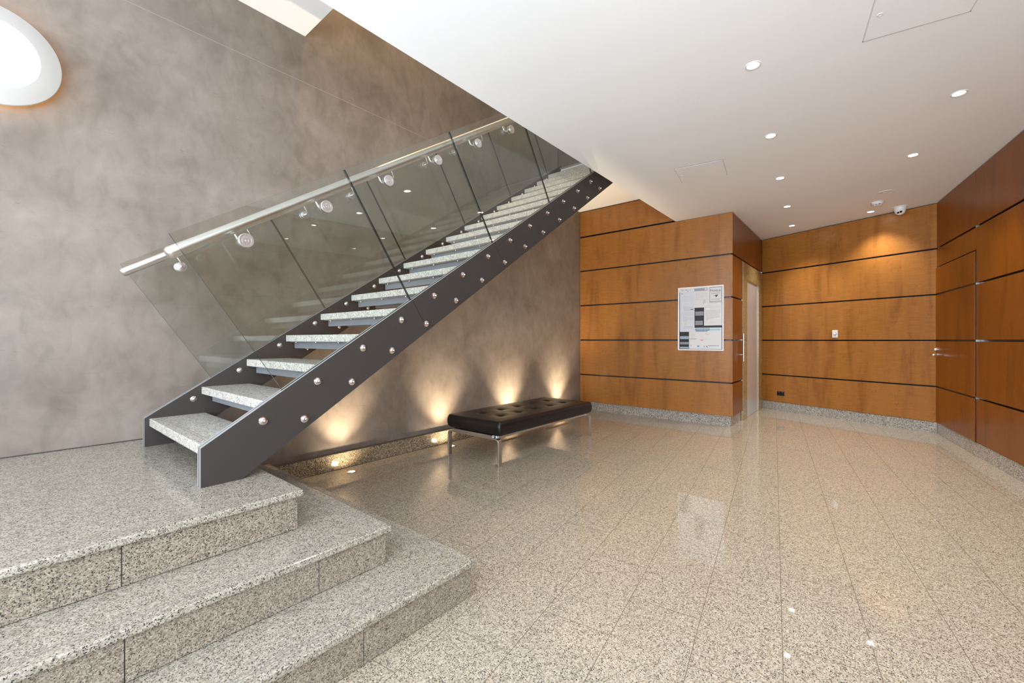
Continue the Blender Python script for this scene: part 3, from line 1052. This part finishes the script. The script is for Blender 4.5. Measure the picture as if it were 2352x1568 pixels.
# ------------------------------------------------------------------ ceiling fittings
ang8 = R(8.1)
def spot(name, loc, parent, power, color, size, blend, rot=(0, 0, 0), rad=.03):
    l = bpy.data.lights.new(name, 'SPOT')
    l.energy = power; l.color = color; l.spot_size = R(size); l.spot_blend = blend; l.shadow_soft_size = rad
    o = bpy.data.objects.new(name, l); COL.objects.link(o)
    o.parent = parent; o.location = loc; o.rotation_euler = rot
    return o


def downlight(x, y, label, pw=60):
    e = empty('downlight', (x, y, CZ))
    tag(e, label, 'ceiling light', 'recessed ceiling downlights')
    q = MB(); q.lathe((0, 0, -.0004), (0, 0, -1), [(0, .048), (.003, .047), (.0045, .043), (.003, .036), (.0005, .035)], 32)
    q.build('trim_ring', M['white_metal'], e, smooth=True)
    q = MB(); q.lathe((0, 0, -.0006), (0, 0, -1), [(0, .034), (.001, .034)], 32)
    q.build('lens', M['down_lens'], e)
    spot('downlight_beam', (0, 0, -.03), e, pw, (1.0, .945, .87), 104, 1.0, rad=.035)
    return e


row1 = [(3.137, .564, 'recessed white downlight nearest the camera in the left ceiling row'),
        (4.320, .641, 'second downlight of the left ceiling row, counting from the front'),
        (5.516, .728, 'third downlight of the left ceiling row, near the notice board corner'),
        (6.747, .810, 'fourth downlight of the left ceiling row, in front of the lift'),
        (7.927, .889, 'furthest downlight of the left ceiling row, beyond the lift door'),
        (4.444, -.520, 'big bright downlight at the upper right, nearest of the right ceiling row'),
        (5.647, -.351, 'middle downlight of the right ceiling row, before the round speaker'),
        (7.766, -.053, 'small far downlight just below the smoke detector')]
for x, y, lb in row1: downlight(x, y, lb, 92 if x > 5.6 else (78 if x > 4.4 else 62))
for x, y, lb in ((1.95, .48, 'downlight of the left ceiling row just above the top of the view'),
                 (3.25, -.69, 'downlight of the right ceiling row just outside the view'),
                 (2.06, -.86, 'downlight of the right ceiling row beside the camera')):
    downlight(x, y, lb, 42)

e = empty('ceiling_speaker', (6.850, -.184, CZ))
tag(e, 'flat round grey ceiling speaker grille between the right downlights', 'speaker')
q = MB(); q.lathe((0, 0, -.0004), (0, 0, -1), [(0, .080), (.004, .079), (.006, .074), (.004, .069)], 40); q.build('trim_ring', M['white'], e, smooth=True)
q = MB(); q.lathe((0, 0, -.0006), (0, 0, -1), [(0, .068), (.0025, .068)], 40); q.build('grille', M['grey_plastic'], e, smooth=True)
q = MB(); q.lathe((0, 0, -.0032), (0, 0, -1), [(0, .026), (.004, .024), (.006, .015)], 30); q.build('tweeter_cap', M['white'], e, smooth=True)

e = empty('smoke_detector', (7.284, -.119, CZ))
tag(e, 'white round smoke detector with dark slots on the far ceiling', 'smoke detector')
q = MB(); q.lathe((0, 0, 0), (0, 0, -1), [(0, .064), (.008, .064), (.012, .060), (.030, .056), (.033, .050)], 36); q.build('housing', M['white'], e, smooth=True)
q = MB(); q.lathe((0, 0, -.033), (0, 0, -1), [(0, .047), (.007, .047)], 36); q.build('vent_slot', M['black'], e)
q = MB()
for k in range(8):
    a = R(45 * k); q.box(-.004 + .047 * math.cos(a), .004 + .047 * math.cos(a), -.004 + .047 * math.sin(a), .004 + .047 * math.sin(a), -.040, -.033)
q.build('cage_rib', M['white'], e)
q = MB(); q.lathe((0, 0, -.040), (0, 0, -1), [(0, .050), (.004, .047), (.008, .030), (.0095, 0)], 36); q.build('cap', M['white'], e, smooth=True)

e = empty('security_camera', (7.735, -.355, CZ))
tag(e, 'white dome security camera with black lens hanging at the far wall', 'security camera')
q = MB(); q.lathe((0, 0, 0), (0, 0, -1), [(0, .078), (.006, .078), (.010, .068), (.030, .064), (.045, .060)], 36); q.build('base', M['white'], e, smooth=True)
q = MB(); cc = Vector((0, 0, -.050)); prof = [(-.058 * math.cos(R(a)), .058 * math.sin(R(a))) for a in range(10, 181, 10)]
look = Vector((-.80, -.08, -.60)).normalized()
q.lathe(cc, look, [(-.058 * math.cos(R(a)), max(.058 * math.sin(R(a)), 1e-7)) for a in list(range(10, 141, 10))] + [(.046, .034)], 32)
q.build('eyeball', M['white'], e, smooth=True)
side_v = look.cross(Vector((0, 0, 1))).normalized()
q = MB(); q.lathe(cc + look * .0465 + side_v * -.002 + Vector((0, 0, .004)) * 1, look, [(0, .0145), (.002, .0145), (.003, .012)], 24); q.build('lens', M['lens_black'], e, smooth=True)
q = MB(); q.lathe(cc + look * .0465 + side_v * .026 - Vector((0, 0, .006)), look, [(-.006, .0125), (.001, .0125), (.002, .010)], 20); q.build('infrared_lamp', M['lens_black'], e, smooth=True)


def hatch(cx, cy, label, lock):
    e = empty('access_panel', (cx, cy, CZ), ang8)
    tag(e, label, 'access panel')
    h = .225
    q = MB(); q.box(-h, h, -h, h, -.0035, 0); q.build('panel', M['paint'], e)
    g = .006
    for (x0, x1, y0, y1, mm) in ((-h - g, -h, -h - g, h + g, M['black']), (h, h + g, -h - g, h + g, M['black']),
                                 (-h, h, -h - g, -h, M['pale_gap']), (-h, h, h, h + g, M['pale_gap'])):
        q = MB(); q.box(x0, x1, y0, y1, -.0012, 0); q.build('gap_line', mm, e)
    q = MB(); q.lathe((lock[0], lock[1], -.0035), (0, 0, -1), [(0, .014), (.002, .014), (.003, .010), (.0015, .008)], 24); q.build('budget_lock', M['white'], e, smooth=True)
    return e


def hloc(P_, C_):   # world point to hatch axes
    d = Vector((P_[0] - C_[0], P_[1] - C_[1])); c_, s_ = math.cos(ang8), math.sin(ang8)
    return (d.x * c_ + d.y * s_, -d.x * s_ + d.y * c_)


c2_ = ((4.523 + 5.023) / 2, (1.547 + 1.148) / 2)
hatch(c2_[0], c2_[1], 'square white ceiling access panel above the bench, near the stair void', (-.0, .19))
c1_ = (3.292 - .225 * math.cos(ang8) + .225 * math.sin(ang8) + .012, .011 - .225 * math.sin(ang8) - .225 * math.cos(ang8))
hatch(c1_[0], c1_[1], 'square white ceiling access panel cut by the top edge, upper right', (-.0, .185))

# ------------------------------------------------------------------ floor uplights along the plaster wall
def uplight(x, y, label, pw):
    e = empty('floor_uplight', (x, y, 0))
    tag(e, label, 'floor light', 'floor uplights along the plaster wall')
    q = MB(); q.lathe((0, 0, 0), (0, 0, 1), [(0, .046), (.003, .046), (.0045, .043), (.004, .030), (.002, .029)], 32); q.build('bezel', M['steel'], e, smooth=True)
    q = MB(); q.lathe((0, 0, .0002), (0, 0, 1), [(0, .028), (.002, .028)], 32); q.build('lens', M['up_lens'], e)
    spot('uplight_beam', (0, 0, .012), e, pw * 4.4, (1.0, .81, .56), 84, 1.0, rot=(R(180 - 4), 0, 0), rad=.02)
    spot('uplight_spill', (0, 0, .014), e, pw * .35, (1.0, .80, .56), 150, 1.0, rot=(R(180 - 25), 0, 0), rad=.02)
    return e


uplight(2.090, 3.660, 'glowing round floor uplight nearest the granite steps', 26)
uplight(3.330, 3.660, 'glowing floor uplight just behind the left leg of the bench', 34)
uplight(4.570, 3.660, 'floor uplight hidden behind the leather bench cushion', 42)
uplight(5.820, 3.660, 'floor uplight behind the right end of the bench', 42)
# reflection-sized uplight by the notice-board wall is only its shine, not a lamp

# ------------------------------------------------------------------ round wall lamp
e = empty('wall_lamp', (-.032, PY, 2.852))
tag(e, 'large round white wall lamp with amber halo, cut by the left edge', 'wall lamp')
q = MB(); q.lathe((0, 0, 0), (0, -1, 0), [(0, .16), (.045, .16)], 40); q.build('wall_mount', M['white_metal'], e, smooth=True)
q = MB(); q.lathe((0, -.045, 0), (0, -1, 0), [(0, .10), (.0, .283), (.004, .2855), (.010, .283), (.022, .245), (.030, .196), (.030, .10)], 72); q.build('shade_ring', M['shade'], e, smooth=True)
q = MB(); q.lathe((0, -.0752, 0), (0, -1, 0), [(0, .196), (.003, .192), (.006, .15), (.007, 0)], 60); q.build('diffuser', M['lamp_face'], e, smooth=True)
q = MB()
pts = [(.240 * math.cos(R(a)), -.034, .240 * math.sin(R(a))) for a in range(0, 361, 8)]
q.tube(pts, .006, 8); q.build('halo_tube', M['halo'], e, smooth=True)

# ------------------------------------------------------------------ notice board
nb = empty('notice_board', (AX, 1.852, 1.530), R(-90))
tag(nb, 'framed notice board full of pinned papers on the timber wall by the corner', 'notice board')
# local: x to the right as seen (world -y), y into the wall (world +x), z up
NW, NH = .315, .466
q = MB()
q.box(-NW, NW, -.022, 0, -NH, -NH + .018); q.box(-NW, NW, -.022, 0, NH - .018, NH); q.box(-NW, -NW + .018, -.022, 0, -NH + .018, NH - .018); q.box(NW - .018, NW, -.022, 0, -NH + .018, NH - .018)
q.build('frame', M['white_metal'], nb, bevel=.003)
q = MB(); q.box(-NW + .017, NW - .017, -.006, -.001, -NH + .017, NH - .017); q.build('backboard', plain('charcoal_pinboard', (.022, .022, .024), .5), nb)
paper_m = plain('white_paper', (.74, .74, .74), .55)
paper_b = plain('bluish_paper', (.68, .70, .75), .5)
ink = plain('grey_print', (.36, .36, .38), .6)
faint = plain('faint_print', (.56, .56, .57), .6)
ink_d = plain('black_print', (.04, .04, .045), .5)
blue = plain('blue_print', (.12, .30, .48), .5)
pale_blue = plain('pale_blue_print', (.40, .60, .74), .5)
navy = plain('navy_print', (.03, .05, .16), .5)
redp = plain('red_print', (.45, .04, .04), .5)
strip = plain('grey_plastic_strip', (.28, .30, .34), .25)
bstrip = plain('pale_blue_strip', (.36, .46, .56), .25)
yel = plain('yellow_print', (.70, .68, .45), .5)


def uv(u, v): return (-NW + 2 * NW * u, NH - 2 * NH * v)


def sheet(name, u0, v0, u1, v1, mat, lay, parent=nb):
    x0, z0 = uv(u0, v0); x1, z1 = uv(u1, v1)
    q = MB(); q.box(x0, x1, -.0064 - .0008 * lay - .0005, -.0064 - .0008 * lay + .0003, z1, z0)
    return q.build(name, mat, parent)


def lines(parent, rects, mat, lay, name='printed_text'):
    q = MB()
    for (u0, v0, u1, v1) in rects:
        x0, z0 = uv(u0, v0); x1, z1 = uv(u1, v1)
        q.box(x0, x1, -.0064 - .0008 * lay - .0008, -.0064 - .0008 * lay - .0004, z1, z0)
    return q.build(name, mat, parent)


def textlines(u0, v0, u1, v1, n, seed=1, h=.004):
    rnd = random.Random(seed); out = []
    for i in range(n):
        v = v0 + (v1 - v0) * i / max(1, n - 1)
        u = u0 + rnd.uniform(0, .02)
        while u < u1 - .01:
            w_ = rnd.uniform(.012, .045); e_ = min(u + w_, u1)
            out.append((u, v, e_, v + h)); u = e_ + .007
            if rnd.random() < .06: break
    return out


# header sheet, upper left
a_ = sheet('paper_sheet', .028, .018, .362, .075, paper_m, 1)
lines(a_, textlines(.05, .03, .30, .045, 2, 3), ink, 1); lines(a_, [(.18, .036, .20, .044), (.21, .062, .222, .071)], ink_d, 1)
lines(a_, [(.085, .046, .12, .050)], redp, 1); lines(a_, [(.045, .026, .09, .032)], yel, 1)
# tall left sheet
a_ = sheet('paper_sheet', .040, .070, .372, .705, paper_b, 2)
lines(a_, textlines(.07, .14, .33, .215, 6, 5), faint, 2); lines(a_, textlines(.11, .30, .35, .37, 5, 6), ink, 2); lines(a_, textlines(.09, .40, .34, .44, 4, 8), faint, 2)
lines(a_, textlines(.11, .47, .34, .53, 4, 9), ink, 2); lines(a_, textlines(.11, .62, .34, .66, 3, 10), ink, 2)
lines(a_, [(.075, .092, .115, .104)], plain('blue_logo', (.25, .32, .55), .5), 2, 'emblem')
lines(a_, [(.285, .347, .345, .358)], redp, 2); lines(a_, [(.15, .55, .19, .60), (.20, .47, .28, .475)], yel, 2)
# upper middle sheet
a_ = sheet('paper_sheet', .362, .018, .690, .330, paper_m, 1)
lines(a_, [(.368, .028, .655, .070)], ink, 1, 'header_bar'); lines(a_, [(.60, .035, .64, .060)], paper_m, 1.6, 'emblem')
lines(a_, textlines(.385, .09, .65, .20, 9, 12), faint, 1); lines(a_, [(.56 + .02 * i, .215 + .014 * j, .572 + .02 * i, .223 + .014 * j) for i in range(3) for j in range(5)], ink, 1)
# notice sheet, upper right
a_ = sheet('notice_sheet', .690, .018, .962, .258, paper_m, 1)
lines(a_, [(.702, .030, .708, .246), (.946, .030, .950, .246), (.702, .026, .950, .031), (.702, .243, .950, .248)], ink_d, 1, 'border')
lines(a_, textlines(.73, .112, .92, .128, 3, 14), ink, 1); lines(a_, textlines(.73, .200, .93, .218, 3, 15), ink, 1)


def text_mesh(name, body, size, u, v, mat, lay, parent):
    cu_ = bpy.data.curves.new(name, 'FONT'); cu_.body = body; cu_.size = size; cu_.align_x = 'CENTER'; cu_.align_y = 'CENTER'; cu_.extrude = .0002
    to = bpy.data.objects.new(name, cu_); COL.objects.link(to)
    dg = bpy.context.evaluated_depsgraph_get()
    me = bpy.data.meshes.new_from_object(to.evaluated_get(dg))
    bpy.data.objects.remove(to)
    x, z = uv(u, v)
    me.transform(Matrix.Translation((x, -.0064 - .0008 * lay - .0010, z)) @ Matrix.Rotation(R(90), 4, 'X'))
    me.materials.clear(); me.materials.append(mat)
    o = bpy.data.objects.new(name, me); COL.objects.link(o); o.parent = parent
    return o


text_mesh('heading_text', 'Notice', .050, .826, .078, ink_d, 1, a_)
q = MB(); ax_, az_ = uv(.83, .160)
q.prism_xz([(ax_ - .040, az_ + .002), (ax_ + .008, az_ - .002), (ax_ - .012, az_ - .016), (ax_ + .014, az_ - .016), (ax_ + .034, az_ + .016), (ax_ - .004, az_ + .012), (ax_ - .012, az_ + .006)], -.0082, -.0078)
q.build('arrow_emblem', ink_d, a_)
# sheet in a plastic sleeve, middle right
a_ = sheet('paper_sheet', .582, .262, .962, .612, paper_m, 2)
lines(a_, textlines(.61, .30, .93, .34, 3, 17), faint, 2); lines(a_, textlines(.61, .38, .93, .52, 9, 18), ink, 2); lines(a_, textlines(.70, .56, .84, .575, 2, 19), faint, 2)
lines(a_, [(.62, .348, .70, .362), (.88, .44, .95, .452), (.86, .50, .94, .508), (.60, .275, .66, .283), (.86, .268, .92, .276)], plain('painted_sleeve_glint', (.93, .93, .93), .2), 2, 'glint_mark')  # pale marks paint the glints on the sleeve
# name strips in the dark middle and lower left
m1 = sheet('name_strip', .388, .395, .572, .450, strip, 1); m2 = sheet('name_strip', .388, .540, .555, .598, strip, 1)
lines(m1, [(.388, .393, .572, .397), (.388, .448, .572, .451)], plain('painted_strip_glint', (.62, .63, .66), .2), 1, 'edge_glint')  # glint along the strip edges painted as pale lines
lines(m2, [(.388, .538, .555, .542), (.388, .594, .555, .598)], bpy.data.materials['painted_strip_glint'], 1, 'edge_glint')
for (v0_, v1_, m__) in ((.775, .820, bstrip), (.868, .905, strip), (.945, .972, bstrip)): sheet('name_strip', .040, v0_, .240, v1_, m__, 1)
# bottom sheet with the blue heading
a_ = sheet('paper_sheet', .372, .645, .955, .700, paper_m, 1.5)
a_ = sheet('paper_sheet', .248, .665, .955, .975, paper_m, 1)
b_ = lines(a_, [(.388, .657, .70, .690), ], blue, 2.1, 'blue_heading'); lines(a_, [(.70, .662, .93, .690)], pale_blue, 2.1, 'blue_heading'); lines(a_, [(.40, .694, .66, .702)], navy, 2.1, 'heading_rule')
text_mesh('heading_text', 'LATION SIGNS', .026, .545, .673, paper_m, 2.2, a_)
lines(a_, textlines(.28, .72, .38, .79, 4, 22), ink, 1); lines(a_, [(.272, .815, .41, .820), (.665, .920, .90, .926)], navy, 1, 'rule_line')
lines(a_, [(.505, .832, .56, .840)], redp, 1); lines(a_, [(.275, .915, .305, .920), (.63, .738, .642, .744), (.66, .745, .672, .751)], ink_d, 1)
lines(a_, [(.43, .920, .478, .945)], plain('blue_emblem', (.20, .34, .52), .5), 1, 'emblem'); lines(a_, [(.575, .930, .600, .940)], redp, 1, 'emblem')
lines(a_, [(.625 + .008 * k, .924 + .009 * k, .640 + .008 * k, .933 + .009 * k) for k in range(3)], ink_d, 1, 'emblem')
lines(a_, textlines(.68, .94, .90, .96, 2, 25), faint, 1)
lines(a_, textlines(.46, .75, .92, .90, 5, 26, .003)[::3], faint, 1)
